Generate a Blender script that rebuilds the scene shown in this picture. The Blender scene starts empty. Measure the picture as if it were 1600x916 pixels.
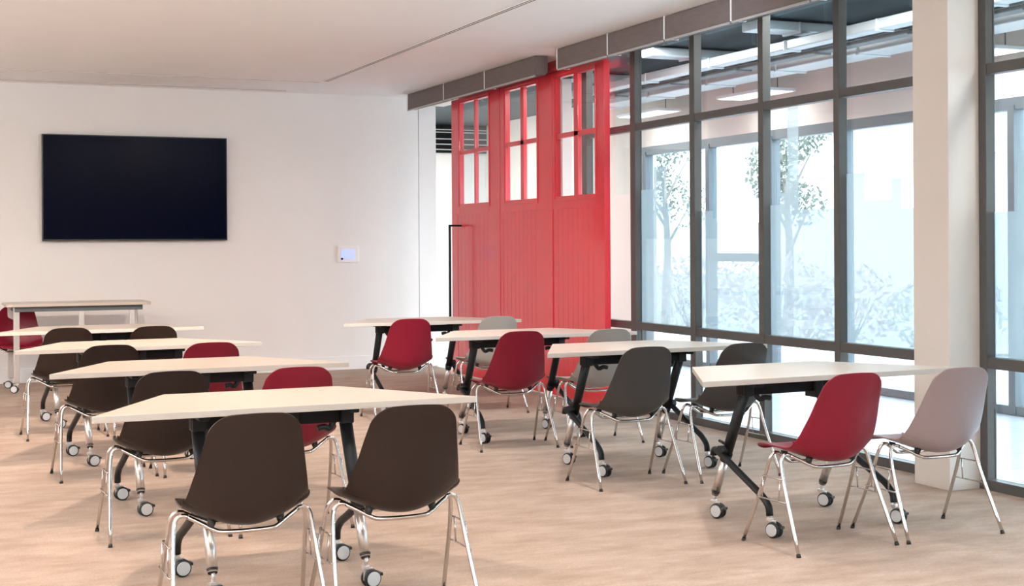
import bpy, bmesh, math, random
from mathutils import Vector, Matrix
PI = math.pi
S = bpy.context.scene
COL = S.collection
random.seed(7)

# ---------------------------------------------------------------- camera
F_PX, HOR, ROLL, CAM_H, YAW = 2200.0, 382.5, 0.0055, 1.395, -0.408
cam_d = bpy.data.cameras.new('camera'); cam = bpy.data.objects.new('camera', cam_d); COL.objects.link(cam)
cam_d.sensor_fit = 'HORIZONTAL'; cam_d.sensor_width = 36.0; cam_d.lens = F_PX*36.0/1600
cam_d.shift_y = -(458.0-HOR)/1600
cam_d.clip_end = 300
cam.matrix_world = (Matrix.Translation((0, 0, CAM_H)) @ Matrix.Rotation(YAW, 4, 'Z')
                    @ Matrix.Rotation(PI/2, 4, 'X') @ Matrix.Rotation(-ROLL, 4, 'Z'))
S.camera = cam

# ---------------------------------------------------------------- sky, lamps, exposure
S.view_settings.view_transform = 'Standard'; S.view_settings.look = 'None'
S.view_settings.gamma = 1; S.view_settings.use_curve_mapping = False
S.view_settings.exposure = 0.0
SKY, DOWN, LOBBY, UP, WALL_FILL = 7.8, 16.0, 60.0, 330.0, 9.0
w = bpy.data.worlds.new('sky'); S.world = w; w.use_nodes = True
bg = w.node_tree.nodes['Background']; bg.inputs[0].default_value = (0.80, 0.91, 1.0, 1); bg.inputs[1].default_value = SKY
CEIL = 3.09

def lamp(name, loc, energy, color, size, sizey=None, rot=(0, 0, 0), shape='DISK', spread=PI):
    l = bpy.data.lights.new(name, 'AREA'); l.energy = energy; l.color = color; l.size = size
    l.shape = shape
    if sizey: l.size_y = sizey
    l.spread = spread
    o = bpy.data.objects.new(name, l); o.location = loc; o.rotation_euler = rot; COL.objects.link(o)
    return o
WARM = (1.0, 0.77, 0.60)
for lx in (-3.4, -1.1, 1.25, 3.6):
    for ly in (0.2, 2.2, 4.2, 6.2, 8.2):
        lamp('downlight', (lx, ly, CEIL-0.012), DOWN*{-3.4: 0.3, -1.1: 0.4, 1.25: 1.1, 3.6: 0.75}[lx], WARM if lx < 3 else (1.0, 0.92, 0.86), 0.12, spread=math.radians(98))
# added fill lamps, no real fixtures, brightening the rear rows of tables
for lx in (-1.1, 1.25, 3.3):
    lamp('rear_fill', (lx, 8.8, CEIL-0.05), 34.0, WARM if lx < 3 else (1.0, 0.90, 0.82), 0.12, rot=(math.radians(42), 0, 0), spread=math.radians(100))
# broad upward fill added behind and left of the camera to lift the ceiling
for lx, ly in ((-3.0, 0.0), (-3.0, 4.5), (1.5, 0.0), (-3.6, 9.0), (-2.6, 12.6)):
    lamp('ceiling_fill', (lx, ly, 2.35), UP*(0.3 if ly > 12 else 1), (0.95, 0.975, 1.0), 1.2, 0.3, (PI, 0, 0), 'RECTANGLE')
# invented fill lamps out of view that brighten the television wall
for lx, cc in ((-2.0, (1.0, 0.80, 0.68)), (0.5, (1.0, 0.88, 0.80)), (2.6, (0.95, 0.97, 1.0)), (4.4, (0.80, 0.92, 1.0))):
    lamp('wall_fill', (lx, 7.4, CEIL-0.14), WALL_FILL, cc, 0.5, 0.14, (math.radians(78), 0, 0), 'RECTANGLE', math.radians(130))
# added lobby fill with no fixtures; the second loop lights the modelled panels
for ly in (1.0, 4.5, 8.0, 11.0, 17.6):
    lamp('lobby_fill', (6.15, ly, 3.19), LOBBY*(2.2 if ly > 15 else 1), (1.0, 0.98, 0.95), 0.3, 1.2, shape='RECTANGLE')
for ly in (8.9, 12.0, 14.2):
    lamp('lobby_panel_light', (7.85, ly, 2.868), LOBBY*0.15, (1.0, 0.98, 0.95), 0.25, 0.9, shape='RECTANGLE')

# ---------------------------------------------------------------- materials
def new_mat(name):
    m = bpy.data.materials.new(name); m.use_nodes = True
    return m, m.node_tree.nodes, m.node_tree.links, m.node_tree.nodes['Principled BSDF']
def pm(name, col, rough=0.5, metal=0.0, noise=0.0, scale=8.0, bump=0.0, bscale=200.0, spec=0.5, coat=0.0, stretch=None):
    m, N, L, b = new_mat(name)
    b.inputs['Base Color'].default_value = (*col, 1); b.inputs['Roughness'].default_value = rough
    b.inputs['Metallic'].default_value = metal; b.inputs['Specular IOR Level'].default_value = spec
    b.inputs['Coat Weight'].default_value = coat
    tc = N.new('ShaderNodeTexCoord')
    mp = N.new('ShaderNodeMapping'); L.new(tc.outputs['Object'], mp.inputs[0])
    if stretch: mp.inputs['Scale'].default_value = stretch
    n = N.new('ShaderNodeTexNoise'); n.inputs['Scale'].default_value = scale; n.inputs['Detail'].default_value = 5
    L.new(mp.outputs[0], n.inputs['Vector'])
    r = N.new('ShaderNodeMixRGB'); r.blend_type = 'MULTIPLY'; r.inputs[0].default_value = noise
    r.inputs[1].default_value = (*col, 1); 
    cr = N.new('ShaderNodeValToRGB'); cr.color_ramp.elements[0].position = 0.3; cr.color_ramp.elements[1].position = 0.7
    cr.color_ramp.elements[0].color = (0.45, 0.45, 0.45, 1)
    L.new(n.outputs[0], cr.inputs[0]); L.new(cr.outputs[0], r.inputs[2]); L.new(r.outputs[0], b.inputs['Base Color'])
    if bump:
        n2 = N.new('ShaderNodeTexNoise'); n2.inputs['Scale'].default_value = bscale; L.new(mp.outputs[0], n2.inputs['Vector'])
        bp = N.new('ShaderNodeBump'); bp.inputs['Strength'].default_value = bump; bp.inputs['Distance'].default_value = 0.003
        L.new(n2.outputs[0], bp.inputs['Height']); L.new(bp.outputs[0], b.inputs['Normal'])
    return m
def glass_mat(name, tint, gloss=1.0):
    m = bpy.data.materials.new(name); m.use_nodes = True; N = m.node_tree.nodes; L = m.node_tree.links; N.clear()
    o = N.new('ShaderNodeOutputMaterial'); t = N.new('ShaderNodeBsdfTransparent'); t.inputs[0].default_value = (*tint, 1)
    g = N.new('ShaderNodeBsdfGlossy'); g.inputs['Roughness'].default_value = 0.01; g.inputs[0].default_value = (gloss, gloss, gloss, 1)
    ge = N.new('ShaderNodeNewGeometry'); dt = N.new('ShaderNodeVectorMath'); dt.operation = 'DOT_PRODUCT'
    L.new(ge.outputs['Incoming'], dt.inputs[0]); L.new(ge.outputs['Normal'], dt.inputs[1])
    def ma(op, a, b_):
        n = N.new('ShaderNodeMath'); n.operation = op
        for i, v in enumerate((a, b_)):
            if v is None: continue
            if isinstance(v, (int, float)): n.inputs[i].default_value = v
            else: L.new(v, n.inputs[i])
        return n.outputs[0]
    c = ma('ABSOLUTE', dt.outputs['Value'], None); c = ma('SUBTRACT', 1.0, c); c = ma('POWER', c, 5.0); c = ma('MULTIPLY', c, 0.96); c = ma('ADD', c, 0.04)
    mx = N.new('ShaderNodeMixShader'); L.new(c, mx.inputs[0]); L.new(t.outputs[0], mx.inputs[1]); L.new(g.outputs[0], mx.inputs[2])
    L.new(mx.outputs[0], o.inputs[0]); return m
def film_mat(name, col, cover):
    m = bpy.data.materials.new(name); m.use_nodes = True; N = m.node_tree.nodes; L = m.node_tree.links; N.clear()
    o = N.new('ShaderNodeOutputMaterial'); t = N.new('ShaderNodeBsdfTransparent')
    d = N.new('ShaderNodeBsdfDiffuse'); d.inputs[0].default_value = (*col, 1)
    tr = N.new('ShaderNodeBsdfTranslucent'); tr.inputs[0].default_value = (*col, 1)
    a = N.new('ShaderNodeMixShader'); a.inputs[0].default_value = 0.6; L.new(d.outputs[0], a.inputs[1]); L.new(tr.outputs[0], a.inputs[2])
    b = N.new('ShaderNodeMixShader'); b.inputs[0].default_value = cover; L.new(t.outputs[0], b.inputs[1]); L.new(a.outputs[0], b.inputs[2])
    L.new(b.outputs[0], o.inputs[0]); return m
def emit_mat(name, col, s):
    m = bpy.data.materials.new(name); m.use_nodes = True; b = m.node_tree.nodes['Principled BSDF']
    b.inputs['Base Color'].default_value = (*col, 1); b.inputs['Emission Color'].default_value = (*col, 1)
    b.inputs['Emission Strength'].default_value = s; return m

M = dict(
    wall=pm('wall_paint', (0.80, 0.79, 0.77), 0.75, noise=0.03, scale=3, bump=0.05),
    ceiling=pm('ceiling_paint', (0.90, 0.895, 0.89), 0.8, noise=0.03, scale=2),
    pillar=pm('pillar_paint', (0.74, 0.69, 0.64), 0.7, noise=0.03, scale=3, bump=0.05),
    base=pm('baseboard_paint', (0.82, 0.82, 0.82), 0.5),
    frame=pm('window_frame_metal', (0.095, 0.090, 0.086), 0.40, spec=0.35, metal=0.15, noise=0.1, scale=12),
    oframe=pm('outer_frame_metal', (0.14, 0.16, 0.18), 0.4, metal=0.1),
    red=pm('red_door_paint', (0.70, 0.024, 0.040), 0.28, noise=0.06, scale=5, spec=0.7, coat=0.35),
    blackmetal=pm('black_metal', (0.010, 0.012, 0.014), 0.45, spec=0.25, noise=0.1, scale=20),
    beam=pm('black_beam', (0.006, 0.006, 0.007), 0.6, spec=0.2),
    chrome=pm('chrome', (0.62, 0.59, 0.57), 0.10, metal=1.0, noise=0.03, scale=30),
    silver=pm('brushed_silver', (0.72, 0.71, 0.70), 0.3, metal=0.85, noise=0.05, scale=40),
    sleeve=pm('satin_steel', (0.66, 0.63, 0.61), 0.30, metal=0.9, noise=0.05, scale=40),
    hem=pm('grey_hem', (0.42, 0.40, 0.39), 0.5),
    laminate=pm('cream_laminate', (0.58, 0.51, 0.435), 0.33, noise=0.05, scale=6, stretch=(1, 8, 1)),
    edge=pm('table_edge_band', (0.56, 0.52, 0.47), 0.45),
    dark=pm('dark_brown_plastic', (0.020, 0.0125, 0.010), 0.34, spec=0.22, noise=0.08, scale=5, bump=0.04, bscale=350),
    charcoal=pm('charcoal_plastic', (0.045, 0.042, 0.040), 0.36, spec=0.28, noise=0.08, scale=5, bump=0.04, bscale=350),
    crimson=pm('crimson_plastic', (0.185, 0.007, 0.020), 0.36, spec=0.28, noise=0.06, scale=5, bump=0.04, bscale=350),
    mauve=pm('mauve_grey_plastic', (0.29, 0.22, 0.225), 0.36, noise=0.06, scale=5, bump=0.04, bscale=350),
    grey=pm('warm_grey_plastic', (0.33, 0.30, 0.275), 0.4, noise=0.06, scale=5, bump=0.04, bscale=350),
    rubber=pm('black_rubber', (0.012, 0.012, 0.012), 0.6),
    hub=pm('grey_wheel_hub', (0.60, 0.62, 0.63), 0.4),
    blind=pm('blind_fabric', (0.165, 0.135, 0.130), 0.8, noise=0.25, scale=60, stretch=(1, 0.2, 1)),
    white=pm('white_plastic', (0.85, 0.85, 0.84), 0.4),
    slot=pm('dark_slot', (0.05, 0.05, 0.05), 0.6),
    screen=pm('television_screen', (0.0010, 0.0016, 0.010), 0.22, spec=0.03),
    bezel=pm('television_bezel', (0.004, 0.004, 0.008), 0.3),
    glass=glass_mat('clear_glass', (0.93, 0.97, 0.98)),
    film=film_mat('frosted_film', (0.38, 0.43, 0.455), 0.80),
    lobfloor=pm('lobby_stone_floor', (0.50, 0.55, 0.60), 0.25, noise=0.1, scale=3),
    lobwall=pm('lobby_plaster', (0.82, 0.73, 0.66), 0.8, noise=0.03, scale=2),
    lobwhite=pm('lobby_white_plaster', (0.84, 0.85, 0.84), 0.8),
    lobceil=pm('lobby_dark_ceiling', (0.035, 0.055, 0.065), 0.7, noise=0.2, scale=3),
    duct=pm('galvanised_duct', (0.62, 0.66, 0.68), 0.4, metal=0.3, noise=0.12, scale=6),
    tray=pm('dark_cable_tray', (0.10, 0.12, 0.13), 0.5),
    panel=emit_mat('light_panel', (1.0, 0.99, 0.95), 1.3),
    touch=emit_mat('touch_screen', (0.42, 0.52, 1.0), 0.55),
    ground=pm('pale_paving', (0.55, 0.55, 0.56), 0.8, noise=0.15, scale=1.5),
    bark=pm('bark', (0.30, 0.28, 0.26), 0.9, noise=0.4, scale=10),
    leaf=pm('grey_green_leaves', (0.14, 0.17, 0.13), 0.7, noise=0.4, scale=9),
    shrub=pm('pink_grey_shrub', (0.66, 0.52, 0.52), 0.8, noise=0.2, scale=9),
    hedge=pm('pale_green_shrub', (0.52, 0.56, 0.52), 0.8, noise=0.2, scale=9),
    house=pm('white_render', (0.74, 0.74, 0.75), 0.8),
    roof=pm('grey_roof', (0.42, 0.42, 0.44), 0.8),
)
# carpet: warm beige, cut pile with fine directional streaks and broad mottling
m, N, L, b = new_mat('beige_carpet'); M['carpet'] = m
b.inputs['Roughness'].default_value = 0.92; b.inputs['Specular IOR Level'].default_value = 0.2
tc = N.new('ShaderNodeTexCoord'); mp = N.new('ShaderNodeMapping'); mp.inputs['Scale'].default_value = (1.2, 3.2, 1); mp.inputs['Rotation'].default_value = (0, 0, 0.45)
L.new(tc.outputs['Object'], mp.inputs[0])
n1 = N.new('ShaderNodeTexNoise'); n1.inputs['Scale'].default_value = 2.2; n1.inputs['Detail'].default_value = 8; n1.inputs['Roughness'].default_value = 0.7; L.new(mp.outputs[0], n1.inputs[0])
n2 = N.new('ShaderNodeTexNoise'); n2.inputs['Scale'].default_value = 90; n2.inputs['Detail'].default_value = 3; L.new(tc.outputs['Object'], n2.inputs[0])
r1 = N.new('ShaderNodeValToRGB'); r1.color_ramp.elements[0].position = 0.36; r1.color_ramp.elements[1].position = 0.64
r1.color_ramp.elements[0].color = (0.345, 0.252, 0.198, 1); r1.color_ramp.elements[1].color = (0.470, 0.365, 0.298, 1)
mx = N.new('ShaderNodeMixRGB'); mx.blend_type = 'MULTIPLY'; mx.inputs[0].default_value = 0.35
r2 = N.new('ShaderNodeValToRGB'); r2.color_ramp.elements[0].position = 0.35; r2.color_ramp.elements[1].position = 0.65; r2.color_ramp.elements[0].color = (0.6, 0.6, 0.6, 1)
L.new(n1.outputs[0], r1.inputs[0]); L.new(n2.outputs[0], r2.inputs[0]); L.new(r1.outputs[0], mx.inputs[1]); L.new(r2.outputs[0], mx.inputs[2])
L.new(mx.outputs[0], b.inputs['Base Color'])
bp = N.new('ShaderNodeBump'); bp.inputs['Strength'].default_value = 0.4; bp.inputs['Distance'].default_value = 0.004
L.new(n2.outputs[0], bp.inputs['Height']); L.new(bp.outputs[0], b.inputs['Normal'])
# lobby floor tile joints
m = M['lobfloor']; N = m.node_tree.nodes; L = m.node_tree.links; b = N['Principled BSDF']
br = N.new('ShaderNodeTexBrick'); br.inputs['Scale'].default_value = 1.0; br.offset = 0.5
br.inputs['Color1'].default_value = (0.50, 0.55, 0.60, 1); br.inputs['Color2'].default_value = (0.46, 0.51, 0.56, 1); br.inputs['Mortar'].default_value = (0.36, 0.40, 0.44, 1)
br.inputs['Mortar Size'].default_value = 0.006; br.inputs['Brick Width'].default_value = 0.9; br.inputs['Row Height'].default_value = 0.45
tcc = N.new('ShaderNodeTexCoord'); L.new(tcc.outputs['Object'], br.inputs[0]); L.new(br.outputs[0], b.inputs['Base Color'])

# ---------------------------------------------------------------- mesh helpers
def box(bm, x0, x1, y0, y1, z0, z1, mi=0):
    vs = [bm.verts.new(p) for p in ((x0,y0,z0),(x1,y0,z0),(x1,y1,z0),(x0,y1,z0),(x0,y0,z1),(x1,y0,z1),(x1,y1,z1),(x0,y1,z1))]
    for f in ((0,3,2,1),(4,5,6,7),(0,1,5,4),(1,2,6,5),(2,3,7,6),(3,0,4,7)):
        bm.faces.new([vs[i] for i in f]).material_index = mi
    return vs
def smooth_path(pts, n=6):
    P = [Vector(p) for p in pts]
    if n < 2: return P
    out = []
    for i in range(len(P)-1):
        a = P[i-1] if i else P[0]*2-P[1]
        b_, c = P[i], P[i+1]
        d = P[i+2] if i+2 < len(P) else P[-1]*2-P[-2]
        for k in range(n):
            t = k/n
            out.append(0.5*((2*b_)+(-a+c)*t+(2*a-5*b_+4*c-d)*t*t+(-a+3*b_-3*c+d)*t**3))
    out.append(P[-1]); return out
def tube(bm, pts, r, seg=10, smooth=0, r1=None):
    P = smooth_path(pts, smooth) if smooth else [Vector(p) for p in pts]
    n = len(P); rings = []
    up = None
    for i, p in enumerate(P):
        t = ((P[min(i+1, n-1)]-P[max(i-1, 0)])).normalized()
        if up is None:
            up = Vector((0, 0, 1)) if abs(t.z) < 0.9 else Vector((1, 0, 0))
        s = t.cross(up).normalized(); up = s.cross(t).normalized()
        rr = r if r1 is None else r+(r1-r)*i/(n-1)
        rings.append([bm.verts.new(p+(s*math.cos(a)+up*math.sin(a))*rr) for a in [2*PI*k/seg for k in range(seg)]])
    for a, b_ in zip(rings, rings[1:]):
        for k in range(seg):
            f = bm.faces.new((a[k], a[(k+1) % seg], b_[(k+1) % seg], b_[k])); f.smooth = True
    bm.faces.new(rings[0][::-1]); bm.faces.new(rings[-1])
def cyl(bm, c, axis, r, h, seg=20, r1=None):
    c = Vector(c); a = Vector(axis).normalized()
    tube(bm, [c-a*h/2, c+a*h/2], r, seg, 0, r1)
def disc_wheel(bm, c, axis, r, h, bev=0.004, seg=24):
    c = Vector(c); a = Vector(axis).normalized(); u = a.orthogonal().normalized(); v = a.cross(u)
    prof = [(-h/2, r-bev), (-h/2+bev, r), (h/2-bev, r), (h/2, r-bev)]
    rings = [[bm.verts.new(c+a*t+(u*math.cos(2*PI*k/seg)+v*math.sin(2*PI*k/seg))*q) for k in range(seg)] for t, q in prof]
    for p, q in zip(rings, rings[1:]):
        for k in range(seg):
            bm.faces.new((p[k], p[(k+1) % seg], q[(k+1) % seg], q[k])).smooth = True
    bm.faces.new(rings[0][::-1]); bm.faces.new(rings[-1])
def obj(name, bm, mats, parent=None, bevel=0.0):
    me = bpy.data.meshes.new(name); bmesh.ops.recalc_face_normals(bm, faces=bm.faces); bm.to_mesh(me); bm.free()
    for m_ in (mats if isinstance(mats, (list, tuple)) else [mats]): me.materials.append(M[m_] if isinstance(m_, str) else m_)
    o = bpy.data.objects.new(name, me); COL.objects.link(o)
    if parent: o.parent = parent
    if bevel:
        bv = o.modifiers.new('bevel', 'BEVEL'); bv.width = bevel; bv.segments = 2; bv.limit_method = 'ANGLE'
    return o
def boxo(name, dims, mat, parent=None, bevel=0.0):
    bm = bmesh.new()
    for d in (dims if isinstance(dims[0], (list, tuple)) else [dims]): box(bm, *d)
    return obj(name, bm, mat, parent, bevel)
def empty(name, loc=(0, 0, 0), rz=0.0):
    o = bpy.data.objects.new(name, None); COL.objects.link(o); o.location = loc; o.rotation_euler = (0, 0, rz); o.empty_display_size = 0.1
    return o
def tag(o, label, cat, group=None, kind=None):
    o['label'] = label; o['category'] = cat
    if group: o['group'] = group
    if kind: o['kind'] = kind
    return o
def struct(o, label=None):
    o['kind'] = 'structure'
    if label: o['label'] = label
    return o
def copy_tree(o, parent=None):
    c = o.copy(); COL.objects.link(c)
    if parent: c.parent = parent
    for ch in list(o.children): copy_tree(ch, c)
    return c

# ---------------------------------------------------------------- room shell
XG, YB = 5.6, 15.3
struct(boxo('floor', (-5.0, XG+0.02, -3.0, YB+0.1, -0.1, 0.0), 'carpet'), 'beige mottled carpet floor of the classroom')
struct(boxo('ceiling', (-5.0, XG+0.16, -3.0, YB+0.1, CEIL, CEIL+0.12), 'ceiling'), 'smooth white plaster ceiling above the desks')
struct(boxo('wall_back', [(-5.0, 5.445, YB, YB+0.15, 0, CEIL), (5.452, 5.66, YB, YB+0.15, 0, CEIL), (5.44, 5.46, YB+0.02, YB+0.15, 0, CEIL)], 'wall'), 'plain off-white wall carrying the television')
struct(boxo('wall_left', (-5.15, -5.0, -3.0, YB+0.1, 0, CEIL), 'wall'))
struct(boxo('wall_front', (-5.0, XG+0.16, -3.15, -3.0, 0, CEIL), 'wall'))
# right wall: jamb in the corner, piece between doorway and glazing, lintel, part behind the camera
struct(boxo('wall_right', [(XG, XG+0.16, 11.48, 11.50, 0, CEIL),
                           (XG, XG+0.16, 11.50, YB, 3.0, CEIL), (XG, XG+0.16, -3.0, -2.8, 0, CEIL)], 'pillar'), 'pale wall pieces beside the doorway on the window side')
struct(boxo('baseboard_back', (-5.0, 5.66, YB-0.018, YB, 0, 0.15), 'base', bevel=0.003), 'white baseboard under the television wall')
struct(boxo('trim_1', (5.38, XG+0.1, 6.275, 6.575, 0, CEIL), 'pillar', bevel=0.002), 'square beige pillar between the two glazed bays')
# shallow ceiling slots
def slot(name, x0, x1, y0, y1, label):
    bm = bmesh.new(); 
    long_x = (x1-x0) > (y1-y0)
    e = 0.008
    if long_x:
        box(bm, x0, x1, y0, y0+e, CEIL-0.007, CEIL-0.001, 0); box(bm, x0, x1, y1-e, y1, CEIL-0.007, CEIL-0.001, 0)
        box(bm, x0, x1, y0+e, y1-e, CEIL-0.004, CEIL-0.001, 1)
    else:
        mid = (x0+x1)/2
        for a in (x0, mid-e/2, x1-e): box(bm, a, a+e, y0, y1, CEIL-0.007, CEIL-0.001, 0)
        box(bm, x0+e, mid-e/2, y0, y1, CEIL-0.004, CEIL-0.001, 1); box(bm, mid+e/2, x1-e, y0, y1, CEIL-0.004, CEIL-0.001, 1)
    o = obj(name, bm, ['ceiling', 'slot']); return tag(o, label, 'air vent')
slot('linear_air_diffuser', 3.97, 4.03, 3.0, 14.07, 'long twin-slot air diffuser in the ceiling running toward the television wall')
struct(boxo('trim_2', (-5.0, 3.97, 14.17, 14.185, CEIL-0.004, CEIL), 'edge'), 'thin ceiling joint line a metre before the television wall')
struct(boxo('trim_3', (-5.0, 3.84, 15.05, 15.09, CEIL-0.006, CEIL), 'edge'), 'narrow ceiling curtain track close to the television wall')

# ---------------------------------------------------------------- glazed wall
FD = 0.045                     # frame projection in front of the glass
def glazing(name, y0, y1, mull, label, films, seed):
    root = struct(empty(name, (XG, (y0+y1)/2, 0)), label)
    ox, oy = XG, (y0+y1)/2
    def B(n, dims, mat='frame', parent=root, bevel=0.002):
        bm = bmesh.new()
        for d in dims: box(bm, d[0]-ox, d[1]-ox, d[2]-oy, d[3]-oy, d[4], d[5])
        return obj(n, bm, mat, parent, bevel)
    xf, xb = XG, XG+0.062
    B('sill_rail', [(xf-0.01, xb, y0, y1, 0, 0.058)])
    B('head_rail', [(xf, xb, y0, y1, 3.02, CEIL)])
    B('transom', [(xf, xb, y0, y1, 0.682, 0.745)]); B('transom', [(xf, xb, y0, y1, 2.340, 2.400)])
    for my, mw in mull: B('mullion', [(xf-0.004, xb, my, my+mw, 0.0, CEIL)])
    cells = [(mull[i][0]+mull[i][1], mull[i+1][0]) for i in range(len(mull)-1)]
    rnd = random.Random(seed)
    for ci, (a, b_) in enumerate(cells):
        for z0, z1 in ((0.058, 0.682), (0.745, 2.340), (2.400, 3.02)):
            g = B('glass_pane', [(xf+FD, xf+FD+0.008, a, b_, z0, z1)], 'glass', bevel=0)
            if z0 == 0.745 and films[ci]:
                bm = bmesh.new(); t = a
                for wd, h in films[ci]:
                    e = min(b_, t+wd*(b_-a))
                    top = 0.745+h
                    vs = [bm.verts.new((xf+FD+0.0095-ox, q-oy, z)) for q, z in ((t, .745), (e, .745), (e, top), (t, top))]
                    # strips carry a slim thickness
                    f = bm.faces.new(vs); t = e
                obj('frosted_film', bm, 'film', g)
    return root
# film strips (fraction of pane width, height above transom) from near edge to far edge of each pane
fl = [
 [(0.10, 1.25), (0.32, 0.86), (0.10, 1.05), (0.28, 0.92), (0.20, 1.10)],
 [(0.06, 1.20), (0.52, 0.88), (0.16, 1.59), (0.10, 1.00), (0.16, 0.92)],
 [(0.10, 0.95), (0.22, 0.80), (0.10, 1.02), (0.38, 0.84), (0.20, 0.90)],
 [(0.14, 1.00), (0.30, 0.78), (0.12, 0.98), (0.20, 1.28), (0.24, 1.10)],
 [(0.3, 1.0), (0.3, 1.42), (0.2, 1.1), (0.2, 0.9)]]
glazing('window_1', 6.575, 11.48, [(6.575, 0.05), (7.571, 0.06), (8.452, 0.065), (9.396, 0.075), (10.356, 0.085), (11.26, 0.22)],
        'dark-framed glazed wall left of the beige pillar', [fl[0], fl[1], fl[2], fl[3], None], 3)
glazing('window_2', -2.8, 6.275, [(-2.8, 0.06), (-1.5, 0.06), (-0.25, 0.06), (1.0, 0.06), (2.25, 0.06), (3.45, 0.06), (4.55, 0.06), (5.60-0.35, 0.06), (6.215, 0.06)],
        'dark-framed glazed wall right of the beige pillar', [None, None, None, None, fl[0], fl[2], fl[0], [(0.5, 0.8), (0.3, 1.15), (0.2, 0.82)]], 4)

# ---------------------------------------------------------------- red sliding door of three leaves
DX = 5.45
door = struct(empty('door_1', (DX, 12.43, 0)), 'tall red panelled door of three leaves with small panes along its top')
def DB(name, dims, mat, parent=None, bevel=0.003):
    bm = bmesh.new()
    px = DX if parent is None else 0
    for d in dims: box(bm, d[0]-DX, d[1]-DX, d[2]-12.43, d[3]-12.43, d[4], d[5])
    return obj(name, bm, mat, parent or door, bevel)
leaves = [(12.908, 14.245, 13.20, 14.01, 13.56, 13.63), (11.677, 12.892, 12.02, 12.765, 12.325, 12.43), (10.63, 11.661, 10.81, 11.60, 11.14, 11.256)]
ZT, ZB = 2.955, 0.02
for (a, b_, w0, w1, m0, m1) in leaves:
    x0, x1 = DX, DX+0.055
    lf = DB('door_leaf', [(x0, x1, a, w0, 1.72, ZT), (x0, x1, w1, b_, 1.72, ZT), (x0, x1, a, w0-0.06, ZB, 1.72), (x0, x1, w1+0.06, b_, ZB, 1.72), (x0, x1, w0, w1, 2.905, ZT), (x0, x1, w0, w1, 1.72, 1.83), (x0, x1, w0-0.06, w1+0.06, ZB, 0.20)], 'red')
    n = 9; pa, pb = w0-0.06, w1+0.06; st = (pb-pa)/n
    DB('tongue_and_groove_panel', [(x0+0.004, x1-0.012, pa+i*st+0.002, pa+(i+1)*st-0.002, 0.20, 1.72) for i in range(n)] + [(x0+0.012, x1-0.016, pa, pb, 0.20, 1.72)], 'red', lf, 0.0015)
    DB('glazing_bars', [(x0+0.010, x1-0.006, m0+0.015, m1-0.015, 1.83, 2.905), (x0+0.010, x1-0.006, w0, w1, 2.355, 2.40)], 'red', lf)
    DB('moulding', [(x0-0.008, x0, w0-0.035, w0-0.015, 1.80, 2.93), (x0-0.008, x0, w1+0.015, w1+0.035, 1.80, 2.93), (x0-0.008, x0, w0-0.035, w1+0.035, 1.785, 1.803), (x0-0.008, x0, w0-0.035, w1+0.035, 2.927, 2.94)], 'red', lf, 0.002)
    DB('pane_glass', [(x0+0.024, x0+0.030, w0, w1, 1.83, 2.905)], 'glass', lf, 0)
bm = bmesh.new()
for pts in ([(5.32, 13.97, 0.55), (5.32, 13.97, 1.61), (DX, 13.97, 1.61)],):
    pass
hb = [(5.310, 5.330, 13.955, 13.985, 0.55, 1.61), (5.310, DX, 13.955, 13.985, 1.59, 1.61), (5.310, DX, 13.955, 13.985, 0.55, 0.57)]
h = DB('door_handle', hb, 'blackmetal'); h['label'] = 'long black square pull handle'
DB('header_rail', [(5.515, 5.595, 10.82, 14.20, 2.93, CEIL)], 'red', None)
DB('sliding_track', [(5.46, 5.50, 10.66, 14.20, 2.985, 3.02)], 'red', None)

# ---------------------------------------------------------------- roller blinds under the ceiling edge
edges = [(14.955, 13.83), (13.81, 12.70), (12.68, 11.475), (11.02, 10.09), (10.07, 9.17), (9.15, 8.25), (8.23, 7.33), (7.31, 6.41), (6.39, 5.49), (5.47, 4.57)]
bl_labels = ['dark grey-brown rolled blind at the far corner beside the television wall',
 'dark grey-brown rolled blind above the leftmost red door leaf',
 'dark grey-brown rolled blind above the middle red door leaf, ending at the gap',
 'dark grey-brown rolled blind above the rightmost red door leaf, starting after the gap',
 'dark grey-brown rolled blind just right of the red door, before the first mullion',
 'dark grey-brown rolled blind above the second wide glass bay from the door',
 'dark grey-brown rolled blind cut off by the top edge of the photo',
 'dark rolled blind overhead beside the beige pillar, out of the picture top', 'dark rolled blind overhead just before the beige pillar', 'dark rolled blind nearest the camera over the right glazed bay']
for (ya, yb), lab in zip(edges, bl_labels):
    r = tag(empty('roller_blind', (5.26, (ya+yb)/2, 3.0)), lab, 'blind', 'roller blinds along the glazed side')
    hl = abs(ya-yb)/2
    bm = bmesh.new()
    prof = [(-0.06, -0.085), (-0.06, 0.085), (0.06, 0.085), (0.06, -0.06), (0.03, -0.085)]
    A = [bm.verts.new((x, -hl, z)) for x, z in prof]; B_ = [bm.verts.new((x, hl, z)) for x, z in prof]
    for i in range(5): bm.faces.new((A[i], A[(i+1) % 5], B_[(i+1) % 5], B_[i]))
    bm.faces.new(A); bm.faces.new(B_[::-1])
    obj('cassette', bm, 'blind', r, 0.003)
    bm = bmesh.new(); box(bm, -0.068, -0.052, -hl+0.01, hl-0.01, -0.101, -0.087); o = obj('hem_bar', bm, 'hem', r, 0.002)
    bm = bmesh.new(); box(bm, -0.065, 0.062, hl, hl+0.012, -0.085, 0.09); obj('end_bracket', bm, 'white', r, 0.002)

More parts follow.
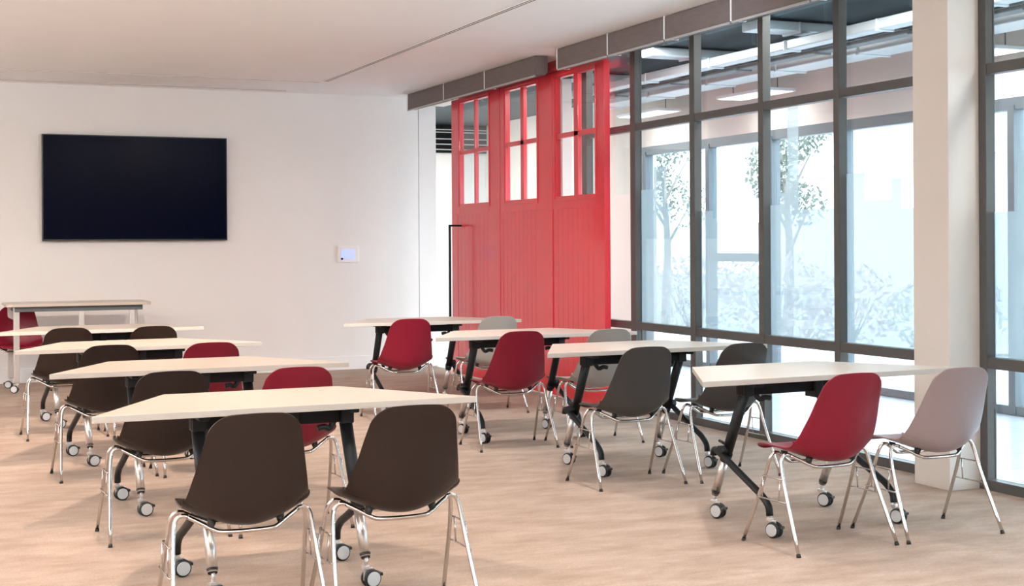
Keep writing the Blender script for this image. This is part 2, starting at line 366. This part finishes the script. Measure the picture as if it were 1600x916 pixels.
# ---------------------------------------------------------------- television, touch panel
tv = tag(empty('television', (2.266, YB, 2.012)), 'large black flat television hung on the plain wall', 'television')
bm = bmesh.new(); box(bm, -0.955, 0.955, -0.085, -0.05, -0.553, 0.553); obj('housing', bm, 'bezel', tv, 0.004)
bm = bmesh.new(); box(bm, -0.943, 0.943, -0.087, -0.084, -0.536, 0.543); obj('screen', bm, 'screen', tv)
bm = bmesh.new(); box(bm, -0.35, 0.35, -0.05, 0.0, -0.22, 0.22); obj('wall_mount', bm, 'beam', tv)
tp = tag(empty('touch_panel', (4.597, YB, 1.297)), 'small white wall control panel with a bluish screen right of the television', 'control panel')
bm = bmesh.new(); box(bm, -0.125, 0.125, -0.022, 0.0, -0.093, 0.093); obj('casing', bm, 'white', tp, 0.008)
bm = bmesh.new(); box(bm, -0.085, 0.075, -0.025, -0.021, -0.055, 0.055); obj('screen', bm, 'touch', tp)
bm = bmesh.new(); cyl(bm, (-0.075, -0.027, -0.05), (0, 1, 0), 0.012, 0.006); obj('button', bm, 'beam', tp)

# ---------------------------------------------------------------- chair
def shell_bm():
    prof = [(0.232,0.424),(0.224,0.436),(0.198,0.444),(0.15,0.440),(0.09,0.427),(0.02,0.411),(-0.05,0.398),(-0.105,0.396),(-0.152,0.408),(-0.186,0.438),
            (-0.204,0.490),(-0.215,0.545),(-0.226,0.600),(-0.237,0.66),(-0.249,0.715),(-0.260,0.765),(-0.270,0.812)]
    wid = [0.195,0.200,0.206,0.213,0.219,0.223,0.226,0.229,0.230,0.227,0.219,0.208,0.196,0.184,0.173,0.164,0.156]
    lift = [-0.004,0.0,0.007,0.018,0.034,0.050,0.068,0.088,0.106,0.104,0.086,0.068,0.052,0.038,0.026,0.017,0.010]
    n = len(prof); k = 4
    P3 = [Vector((p[0], p[1], 0)) for p in prof]; P = smooth_path(P3, k)
    W3 = smooth_path([Vector((a, b_, 0)) for a, b_ in zip(wid, lift)], k)
    ln = [0]
    for a, b_ in zip(P, P[1:]): ln.append(ln[-1]+(b_-a).length)
    tot = ln[-1]
    # add extra rows near both ends for round corners
    idx = []
    def at(s):
        s = max(0, min(tot, s))
        for i in range(len(ln)-1):
            if s <= ln[i+1]+1e-9:
                t = (s-ln[i])/max(1e-9, ln[i+1]-ln[i]); return P[i].lerp(P[i+1], t), W3[i].lerp(W3[i+1], t), (P[min(i+1, len(P)-1)]-P[i]).normalized()
    R0, R1 = 0.060, 0.068
    ss = sorted(set([0, .002, .006, .012, .02, .03, .042, .055] + [0.07+(tot-0.15)*i/34 for i in range(35)] + [tot-v for v in (.064, .05, .038, .027, .018, .010, .005, .0015, 0)]))
    bm = bmesh.new(); NC = 20; rows = []
    for s in ss:
        p, wl, t = at(s); w_, e = wl.x, wl.y
        p2, _, _ = at(min(tot, s+0.01)); p1, _, _ = at(max(0, s-0.01)); t = (p2-p1).normalized()
        nrm = Vector((t.y, -t.x, 0))
        if s < R0: w_ = w_-R0+math.sqrt(max(0, R0*R0-(R0-s)**2))
        if tot-s < R1: w_ = w_-R1+math.sqrt(max(0, R1*R1-(R1-(tot-s))**2))
        row = []
        for j in range(NC+1):
            q = -1+2*j/NC; q = math.sin(q*PI/2)*0.35+q*0.65
            full = wl.x
            lat = abs(q*w_/full)
            off = nrm*(e*lat**1.9)
            # crown of the top edge
            crown = 0
            if tot-s < 0.12: crown = -0.012*(lat**2)*(1-(tot-s)/0.12)
            row.append(bm.verts.new((q*w_, p.x+off.x, p.y+off.y+crown)))
        rows.append(row)
    for a, b_ in zip(rows, rows[1:]):
        for j in range(NC): bm.faces.new((a[j], a[j+1], b_[j+1], b_[j])).smooth = True
    return bm
shell_mesh_bm = shell_bm()
base_shell = bpy.data.meshes.new('seat_shell'); bmesh.ops.recalc_face_normals(shell_mesh_bm, faces=shell_mesh_bm.faces); shell_mesh_bm.to_mesh(base_shell); shell_mesh_bm.free()
def make_chair(matname):
    root = empty('classroom_chair')
    me = base_shell.copy(); me.materials.append(M[matname])
    sh = bpy.data.objects.new('seat_shell', me); COL.objects.link(sh); sh.parent = root
    so = sh.modifiers.new('thickness', 'SOLIDIFY'); so.thickness = 0.0065; so.offset = 0.0
    bv = sh.modifiers.new('round', 'BEVEL'); bv.width = 0.0022; bv.segments = 2; bv.angle_limit = 1.0
    TR = 0.0085
    for sx in (-1, 1):
        for sy in (1, -1):
            bm = bmesh.new()
            tube(bm, [(sx*0.280, sy*0.205, 0.012), (sx*0.262, sy*0.088, 0.27), (sx*0.252, sy*0.048, 0.385), (sx*0.240, sy*0.040, 0.420), (sx*0.222, sy*0.040, 0.431), (sx*0.20, sy*0.042, 0.428)], TR, 10, 4)
            lg = obj('leg', bm, 'chrome', root)
            bm = bmesh.new(); tube(bm, [(sx*0.2808, sy*0.2085, 0.0), (sx*0.2798, sy*0.2035, 0.014)], 0.0105, 12, 0, 0.0098); obj('foot_cap', bm, 'rubber', lg)
    for sy in (1, -1):
        bm = bmesh.new()
        pts = [(0.20, 0.042, 0.426), (0.16, 0.060, 0.405), (0.115, 0.082, 0.381), (0.085, 0.090, 0.374), (0, 0.092, 0.372)]
        pts = [(x, y*sy if sy > 0 else -y*1.1, z) for x, y, z in pts]
        pts = pts+[(-x, y, z) for x, y, z in pts[-2::-1]]
        tube(bm, pts, TR, 10, 4); obj('cross_tube', bm, 'chrome', root)
    for sx in (-1, 1):
        bm = bmesh.new()
        for z, y in ((0.325, 0.075), (0.225, 0.112)):
            xo = sx*(0.2665 if z > 0.3 else 0.273)
            tube(bm, [(xo, -y, z), (xo+sx*0.006, -y+0.01, z), (xo+sx*0.006, y-0.01, z), (xo, y, z)], 0.0036, 6)
        for y in (-0.062, 0.062): tube(bm, [(sx*0.2725, y, 0.325), (sx*0.279, y, 0.225)], 0.0036, 6)
        obj('stacking_bracket', bm, 'chrome', root)
        for y in (-0.085, 0.10):
            bm = bmesh.new(); cyl(bm, (sx*0.125, y, 0.412 if y > 0 else 0.406), (sx*-0.22, 0, 1), 0.012, 0.026, 14, 0.017); obj('rubber_mount', bm, 'rubber', root)
    return root
protos = {}
def chair(kind, x, y, rz, label, group='shell chairs at the flip-top tables'):
    if kind not in protos:
        protos[kind] = make_chair(kind); r = protos[kind]
    else: r = copy_tree(protos[kind])
    r.location = (x, y, 0); r.rotation_euler = (0, 0, rz)
    return tag(r, label, 'chair', group)

# ---------------------------------------------------------------- flip-top trapezoid table
def caster(root, x, y, ang):
    c = empty('caster', (x, y, 0)); c.rotation_euler = (0, 0, ang); c.parent = root
    for s in (-1, 1):
        bm = bmesh.new(); disc_wheel(bm, (0.022, s*0.015, 0.0375), (0, 1, 0), 0.0375, 0.018, 0.005); wobj = obj('wheel', bm, 'rubber', c)
        bm.free if False else None
        bm = bmesh.new(); disc_wheel(bm, (0.022, s*0.0255, 0.0375), (0, 1, 0), 0.0295, 0.006, 0.002); obj('wheel_hub', bm, 'hub', c)
    bm = bmesh.new(); box(bm, -0.012, 0.030, -0.0055, 0.0055, 0.03, 0.082); box(bm, -0.018, 0.012, -0.012, 0.012, 0.075, 0.092); obj('fork', bm, 'silver', c, 0.003)
    bm = bmesh.new(); cyl(bm, (0, 0, 0.108), (0, 0, 1), 0.008, 0.05, 12); obj('stem', bm, 'silver', c)
    bm = bmesh.new(); box(bm, 0.045, 0.068, -0.02, 0.02, 0.045, 0.058); obj('brake_lever', bm, 'rubber', c, 0.003)
def make_table(s, xl, xr, angs):
    root = empty('flip_top_table')
    Lh, Sh, Dh, zt = 0.80, 0.40, 0.35, 0.745
    bm = bmesh.new()
    o = [(-Lh, -Dh), (Lh, -Dh), (Sh, Dh), (-Sh, Dh)]
    lo = [bm.verts.new((x, y, zt-0.027)) for x, y in o]; hi = [bm.verts.new((x, y, zt)) for x, y in o]
    bm.faces.new(hi).material_index = 0; bm.faces.new(lo[::-1]).material_index = 1
    for i in range(4): bm.faces.new((lo[i], lo[(i+1) % 4], hi[(i+1) % 4], hi[i])).material_index = 1
    obj('tabletop', bm, ['laminate', 'edge'], root, 0.002)
    yc = -0.18
    bm = bmesh.new(); box(bm, xl-0.03, xr+0.03, yc-0.028, yc+0.028, 0.650, 0.705); obj('beam', bm, 'beam', root, 0.004)
    for x in (xl, xr):
        bm = bmesh.new(); box(bm, x-0.022, x+0.022, yc-0.13, yc+0.20, 0.698, 0.718)
        box(bm, x-0.028, x+0.028, yc-0.04, yc+0.04, 0.645, 0.700); obj('hinge_bracket', bm, 'blackmetal', root, 0.005)
        far, yo = s*0.265, yc
        top = Vector((x, yc, 0.665)); bot = Vector((x, yc+s*0.262, 0.125))
        k = top.lerp(bot, 0.60)
        bm = bmesh.new(); tube(bm, [top, k], 0.0280, 18, 0, 0.026); tube(bm, [k, k+(bot-top)*0.07], 0.031, 18, 0, 0.026); obj('leg_post', bm, 'blackmetal', root)
        bm = bmesh.new(); tube(bm, [k+(bot-top)*0.06, bot], 0.0210, 16); lp = obj('leg_sleeve', bm, 'sleeve', root)
        bm = bmesh.new(); tube(bm, [bot-(bot-top)*0.025, bot+(bot-top)*0.01], 0.0235, 16, 0, 0.018); obj('sleeve_collar', bm, 'rubber', lp)
        xo = x+(-1 if x == xl else 1)*0.038
        kk = top.lerp(bot, 0.56)
        A0, A1 = Vector((xo, kk.y+s*0.055, kk.z+0.0)), Vector((xo, yc-s*0.215, 0.175))
        pts = [A0+Vector((0, s*0.018, -0.035)), A0+Vector((0, s*0.012, -0.012)), A0.lerp(A1, 0.05), A0.lerp(A1, 0.4), A0.lerp(A1, 0.8), A0.lerp(A1, 0.93), Vector((xo, yc-s*0.24, 0.145)), Vector((xo, yc-s*0.25, 0.10))]
        bm = bmesh.new(); tube(bm, pts, 0.0175, 14, 3); obj('foot_arm', bm, 'blackmetal', root)
        bm = bmesh.new(); cyl(bm, (x+(xo-x)/2, kk.y, kk.z), (1, 0, 0), 0.022, 0.07, 16)
        tube(bm, [(x, kk.y, kk.z+0.02), (x, kk.y+s*0.075, kk.z+0.035)], 0.008, 8); obj('locking_clamp', bm, 'blackmetal', root)
        # catch under the top
        bm = bmesh.new(); sx = 1 if x == xl else -1
        tube(bm, [(x+sx*0.05, yc-0.01, 0.66), (x+sx*0.075, yc-0.02, 0.625), (x+sx*0.10, yc-0.03, 0.635), (x+sx*0.13, yc-0.03, 0.63)], 0.013, 8, 3); obj('release_lever', bm, 'blackmetal', root)
        caster(root, x, yc+s*0.27, angs[0]); caster(root, xo, yc-s*0.255, angs[1])
    xm = xl+(xr-xl)*0.62
    bm = bmesh.new(); box(bm, xm-0.022, xm+0.022, yc-0.045, yc+0.045, 0.62, 0.71); tube(bm, [(xm, yc-0.03, 0.63), (xm+0.01, yc-0.045, 0.595), (xm+0.035, yc-0.05, 0.575)], 0.012, 8, 3); obj('table_catch', bm, 'blackmetal', root, 0.004)
    return root
tabL = make_table(-1, -0.36, 0.265, (0.15, 0.15)); tabR = make_table(1, -0.44, 0.24, (-1.15, -1.25))
tables = [('L', 1.45, 5.948, 0.02, 'cream half-hexagon table nearest the camera in the left column'),
          ('L', 1.473, 7.905, 0.02, 'cream half-hexagon table, second from the front in the left column'),
          ('L', 1.41, 9.75, 0.07, 'cream half-hexagon table, third from the front in the left column'),
          ('L', 1.42, 11.80, 0.05, 'cream half-hexagon table farthest back in the left column'),
          ('R', 4.229, 6.107, 0.045, 'cream half-hexagon table beside the pillar, front of the right column'),
          ('R', 4.30, 8.00, 0.045, 'cream half-hexagon table, second from the front in the right column'),
          ('R', 4.22, 9.62, 0.0, 'cream half-hexagon table, third from the front, in front of the red door'),
          ('R', 4.16, 11.62, -0.02, 'cream half-hexagon table farthest back in the right column')]
used = set()
for side, x, y, rz, lab in tables:
    p = tabL if side == 'L' else tabR
    r = p if side not in used else copy_tree(p)
    used.add(side)
    r.location = (x, y, 0); r.rotation_euler = (0, 0, rz)
    tag(r, lab, 'table', 'flip-top tables in two columns')

chairs = [('dark', 1.13, 5.13, 0.0, 'dark brown chair at the front left table, the left one of its pair'),
 ('dark', 1.715, 5.125, 0.0, 'dark brown chair at the front left table, the right one of its pair'),
 ('dark', 1.15, 6.95, 0.02, 'dark brown chair at the second left table'),
 ('crimson', 1.745, 6.90, 0.03, 'crimson chair at the second left table, half hidden by the front table'),
 ('dark', 1.12, 8.90, 0.04, 'dark brown chair at the third left table'),
 ('crimson', 1.71, 8.84, 0.05, 'crimson chair at the third left table, mostly hidden behind two tables'),
 ('dark', 1.085, 10.88, 0.04, 'dark brown chair at the farthest left table, left of its pair'),
 ('dark', 1.68, 10.80, 0.04, 'dark brown chair at the farthest left table, right of its pair'),
 ('crimson', 3.904, 5.446, 0.05, 'crimson chair at the front right table'),
 ('mauve', 4.535, 5.457, 0.01, 'mauve grey chair at the front right table in front of the pillar'),
 ('charcoal', 3.875, 7.30, 0.03, 'charcoal chair at the second right table, the left one of its pair'),
 ('charcoal', 4.522, 7.297, 0.05, 'charcoal chair at the second right table beside the glazing, behind the front table'),
 ('crimson', 3.84, 8.96, -0.02, 'crimson chair at the third right table, before the red door'),
 ('grey', 4.47, 8.90, 0.02, 'pale grey chair at the third right table beside the glazing'),
 ('crimson', 3.70, 10.83, -0.02, 'crimson chair at the farthest right table, left of its pair'),
 ('grey', 4.46, 10.86, 0.02, 'pale grey chair at the farthest right table in front of the red door'),
 ('crimson', 1.03, 14.52, PI, 'crimson chair facing the camera behind the silver-legged desk near the back left')]
for c in chairs: chair(*c)

# ---------------------------------------------------------------- teacher's desk at the back left
dk = tag(empty('nesting_desk', (1.57, 14.50, 0)), 'pale rounded desk on flat silver legs near the television wall', 'desk')
bm = bmesh.new()
def rounded(bm, hx, hy, r, z0, z1):
    pts = []
    for cx, cy, a0 in ((hx-r, hy-r, 0), (-hx+r, hy-r, PI/2), (-hx+r, -hy+r, PI), (hx-r, -hy+r, 3*PI/2)):
        for k in range(7): a = a0+PI/2*k/6; pts.append((cx+r*math.cos(a), cy+r*math.sin(a)))
    lo = [bm.verts.new((x, y, z0)) for x, y in pts]; hi = [bm.verts.new((x, y, z1)) for x, y in pts]
    bm.faces.new(hi); bm.faces.new(lo[::-1])
    n = len(pts)
    for i in range(n): bm.faces.new((lo[i], lo[(i+1) % n], hi[(i+1) % n], hi[i]))
rounded(bm, 0.68, 0.33, 0.07, 0.825, 0.853); obj('desktop', bm, 'laminate', dk, 0.003)
bm = bmesh.new(); box(bm, -0.60, 0.60, -0.27, -0.24, 0.775, 0.825); box(bm, -0.60, -0.57, -0.24, 0.27, 0.775, 0.825); box(bm, 0.57, 0.60, -0.24, 0.27, 0.775, 0.825); obj('beam', bm, 'tray', dk, 0.003)
for x, y in ((-0.58, -0.25), (0.60, 0.26), (-0.60, 0.27), (0.50, -0.25), (0.02, -0.25)):
    bm = bmesh.new(); box(bm, x-0.028, x+0.028, y-0.014, y+0.014, 0.10, 0.825); obj('leg', bm, 'silver', dk, 0.006)
    caster(dk, x, y, PI-0.3)

# ---------------------------------------------------------------- lobby beyond the glass
LX, LC = 8.2, 3.22
X0 = XG+0.16
struct(boxo('floor_lobby', (XG+0.02, LX+0.2, -3.0, 20.2, -0.1, -0.004), 'lobfloor'), 'grey-blue tiled lobby floor beyond the glass')
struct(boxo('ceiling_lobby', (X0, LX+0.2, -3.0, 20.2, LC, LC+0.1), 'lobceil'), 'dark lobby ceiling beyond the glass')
struct(boxo('wall_lobby_end', (XG-0.06, LX+0.2, 20.0, 20.2, 0, LC), 'lobwhite'))
struct(boxo('wall_lobby_start', (X0-0.3, LX+0.2, -3.2, -3.0, 0, LC), 'lobwhite'))
struct(boxo('wall_lobby_inner', [(XG-0.06, XG+0.02, 15.45, 20.0, 0, LC), (XG+0.02, X0, -3.0, 15.45, CEIL+0.12, LC)], 'lobwhite'))
struct(boxo('wall_lobby_outer', [(LX, LX+0.2, -3.0, 15.3, 2.56, LC), (LX, LX+0.2, 15.0, 20.0, 0, LC)], 'lobwall'), 'beige plaster band above the outer windows')
struct(boxo('trim_4', (6.33, 6.44, 13.3, 13.5, 0, LC), 'lobwall'), 'slim beige lobby column seen through the right leaf of the red door')
ow = struct(empty('window_3', (LX, 9, 0)), 'dark-framed outer windows of the lobby')
def OB(name, dims, mat='oframe', parent=ow, bevel=0.003):
    bm = bmesh.new()
    for d in dims: box(bm, d[0]-LX, d[1]-LX, d[2]-9, d[3]-9, d[4], d[5])
    return obj(name, bm, mat, parent, bevel)
OB('head_rail', [(LX, LX+0.1, -3, 15.0, 2.46, 2.56)]); OB('sill_rail', [(LX, LX+0.1, -3, 15.0, 0, 0.07)])
oys = [14.90, 13.45, 12.22, 11.0, 9.88, 8.78, 7.6, 6.4, 5.2, 4.0, 2.8, 1.6, 0.4, -0.8, -2.0]
for y in oys: OB('mullion', [(LX-0.01, LX+0.1, y, y+0.075, 0, 2.5)])
OB('transom', [(LX, LX+0.08, 12.295, 13.45, 1.20, 1.29)]); OB('transom', [(LX, LX+0.08, 7.675, 8.78, 1.20, 1.29)])
for a, b_ in zip(oys[1:], oys): OB('glass_pane', [(LX+0.05, LX+0.056, a+0.075, b_, 0.07, 2.46)], 'glass', bevel=0)
# louvred dark panel high on the end wall
lv = tag(empty('louvre_panel', (7.2, 19.97, 3.0)), 'dark louvred ceiling panel with pale slats seen through the gap beside the door', 'louvre')
bm = bmesh.new(); box(bm, -0.99, 0.99, -0.06, 0.0, -0.21, 0.21); obj('backing', bm, 'beam', lv)
for z in (-0.17, -0.09, -0.01, 0.09, 0.13):
    bm = bmesh.new(); box(bm, -0.99, 0.99, -0.09, -0.06, z, z+0.014); obj('slat', bm, 'duct', lv)
# ducts, trays and lights under the lobby ceiling
def beam_thing(name, dims, mat, label, cat, bevel=0.01):
    x0, x1, y0, y1, z0, z1 = dims
    bm = bmesh.new(); cx, cy, cz = (x0+x1)/2, (y0+y1)/2, (z0+z1)/2
    box(bm, x0-cx, x1-cx, y0-cy, y1-cy, z0-cz, z1-cz)
    # flanges along the run
    if y1-y0 > x1-x0:
        t = y0+0.6
        while t < y1-0.3: box(bm, x0-cx-0.015, x1-cx+0.015, t-cy, t-cy+0.03, z0-cz-0.015, z1-cz); t += 1.2
    else:
        t = x0+0.4
        while t < x1-0.2: box(bm, t-cx, t-cx+0.03, y0-cy-0.015, y1-cy+0.015, z0-cz-0.015, z1-cz); t += 0.8
    o = obj(name, bm, mat, None, bevel); o.location = (cx, cy, cz); return tag(o, label, cat)
beam_thing('ventilation_duct', (7.30, 7.62, 3.0, 15.0, 2.97, 3.09), 'duct', 'wide galvanised duct running along the lobby beside the beige band', 'duct')
beam_thing('ventilation_duct', (6.72, 6.86, 2.0, 14.0, 3.00, 3.08), 'duct', 'narrow galvanised duct along the middle of the lobby ceiling', 'duct')
beam_thing('cable_tray', (7.02, 7.16, 2.0, 14.6, 2.99, 3.02), 'tray', 'dark cable tray between the two lobby ducts', 'tray')
for y, lab in ((9.6, 'pale cross duct nearest the pillar under the lobby ceiling'), (11.3, 'pale cross duct in the middle of the lobby ceiling'), (13.3, 'pale cross duct farthest along the lobby ceiling')):
    beam_thing('cross_duct', (6.3, 8.15, y, y+0.22, 3.12, 3.20), 'duct', lab, 'duct')
for y, lab in ((8.9, 'flat white light panel under the lobby ducts beside the pillar'), (12.0, 'flat white light panel under the lobby ducts, middle one'), (14.2, 'flat white light panel under the lobby ducts, nearest the red door')):
    t = tag(empty('light_panel', (7.85, y, 2.88)), lab, 'ceiling light', 'lobby light panels')
    bm = bmesh.new(); box(bm, -0.16, 0.16, -0.48, 0.48, 0, 0.03); obj('housing', bm, 'white', t, 0.004)
    bm = bmesh.new(); box(bm, -0.14, 0.14, -0.46, 0.46, -0.004, 0); obj('diffuser', bm, 'panel', t)
    for yy in (-0.4, 0.4):
        bm = bmesh.new(); cyl(bm, (0, yy, 0.185), (0, 0, 1), 0.005, 0.31, 8); obj('suspension_rod', bm, 'tray', t)

# ---------------------------------------------------------------- outdoors
struct(boxo('ground', (LX+0.2, 60, -20, 60, -0.25, -0.06), 'ground'), 'pale paved ground outside the lobby windows')
def leaves(bm, c, rad, n, size, rnd, flat=1.0):
    for _ in range(n):
        while True:
            v = Vector((rnd.uniform(-1, 1), rnd.uniform(-1, 1), rnd.uniform(-1, 1)))
            if 0.2 < v.length < 1: break
        p = Vector(c)+Vector((v.x*rad, v.y*rad, v.z*rad*flat))
        a = Vector((rnd.gauss(0, 1), rnd.gauss(0, 1), rnd.gauss(0, 1))).normalized(); u = a.orthogonal().normalized(); v2 = a.cross(u); q = size*rnd.uniform(.6, 1.2)
        vs = [bm.verts.new(p+u*q*x+v2*q*y) for x, y in ((-1, 0), (0, -.5), (1, 0), (0, .5))]
        bm.faces.new(vs)
def tree(x, y, hgt, rad, label, rnd):
    r = tag(empty('garden_tree', (x, y, -0.06)), label, 'tree', 'trees outside the lobby')
    bm = bmesh.new(); tube(bm, [(0, 0, 0), (0.05, 0, hgt*0.4), (0, 0.05, hgt*0.75)], 0.09, 8, 3, 0.035)
    for k in range(6):
        a = k*1.05; tube(bm, [(0.03, 0, hgt*(0.4+0.05*k)), (rad*.6*math.cos(a), rad*.6*math.sin(a), hgt*(0.6+0.05*k))], 0.03, 6, 0, 0.01)
    obj('trunk', bm, 'bark', r)
    bm = bmesh.new()
    for k in range(9):
        a = k*0.7; leaves(bm, (rad*.55*math.cos(a), rad*.55*math.sin(a), hgt*(0.62+0.045*k)), rad*0.55, 260, 0.045, rnd)
    o = obj('foliage', bm, 'leaf', r); o['kind'] = 'stuff'
def shrub(x, y, rad, mat, label, rnd):
    r = tag(empty('garden_shrub', (x, y, -0.06)), label, 'shrub', 'shrubs outside the lobby')
    bm = bmesh.new()
    for k in range(7):
        a = k*0.9; tube(bm, [(0, 0, 0), (rad*.5*math.cos(a), rad*.5*math.sin(a), rad*1.0)], 0.018, 6, 0, 0.006)
    obj('stems', bm, 'bark', r)
    bm = bmesh.new(); leaves(bm, (0, 0, rad*0.85), rad, 900, 0.05, rnd, 0.8); o = obj('foliage', bm, mat, r); o['kind'] = 'stuff'
rnd = random.Random(11)
tree(12.2, 17.8, 3.25, 0.62, 'slender grey-green tree seen through the third glass bay from the door', rnd)
tree(12.6, 22.2, 3.5, 0.8, 'slender grey-green tree seen through the first wide glass bay beside the door', rnd)
for i, (x, y, rr, mt, lab) in enumerate([(11.2, 15.0, 0.75, 'shrub', 'pinkish shrub outside, seen through the bay left of the pillar'),
    (11.4, 17.0, 0.85, 'shrub', 'pinkish shrub outside, below the nearer slender tree'), (11.3, 13.2, 0.7, 'hedge', 'pale green shrub outside, just left of the pillar'),
    (11.6, 19.6, 0.8, 'shrub', 'pinkish shrub outside behind the lobby door transom'), (10.9, 21.3, 0.6, 'hedge', 'pale green shrub outside at the far end near the red door'),
    (11.3, 10.6, 0.8, 'shrub', 'pinkish shrub outside, right of the pillar')]):
    shrub(x, y, rr, mt, lab, rnd)
gs = tag(empty('garden_stool', (9.05, 9.80, -0.06), 0.5), 'small white stool outside, seen low through the glazing right of the pillar', 'stool')
bm = bmesh.new(); box(bm, -0.2, 0.2, -0.2, 0.2, 0.44, 0.475); obj('seat', bm, 'white', gs, 0.01)
for sx in (-1, 1):
    for sy in (-1, 1):
        bm = bmesh.new(); tube(bm, [(sx*0.15, sy*0.15, 0.45), (sx*0.2, sy*0.2, 0.0)], 0.014, 8); obj('leg', bm, 'tray', gs)
hs = tag(empty('white_house', (26, 29, -0.06)), 'white house with a sloping roof in the hazy distance', 'house')
bm = bmesh.new(); box(bm, -3, 3, -5, 5, 0, 3.6); obj('wall', bm, 'house', hs)
bm = bmesh.new()
v = [bm.verts.new(p) for p in ((-3.3,-5.3,3.5),(3.3,-5.3,3.5),(0,-5.3,5.4),(-3.3,5.3,3.5),(3.3,5.3,3.5),(0,5.3,5.4))]
for f in ((0,1,2),(3,5,4),(0,2,5,3),(1,4,5,2),(0,3,4,1)): bm.faces.new([v[i] for i in f])
obj('roof', bm, 'roof', hs)
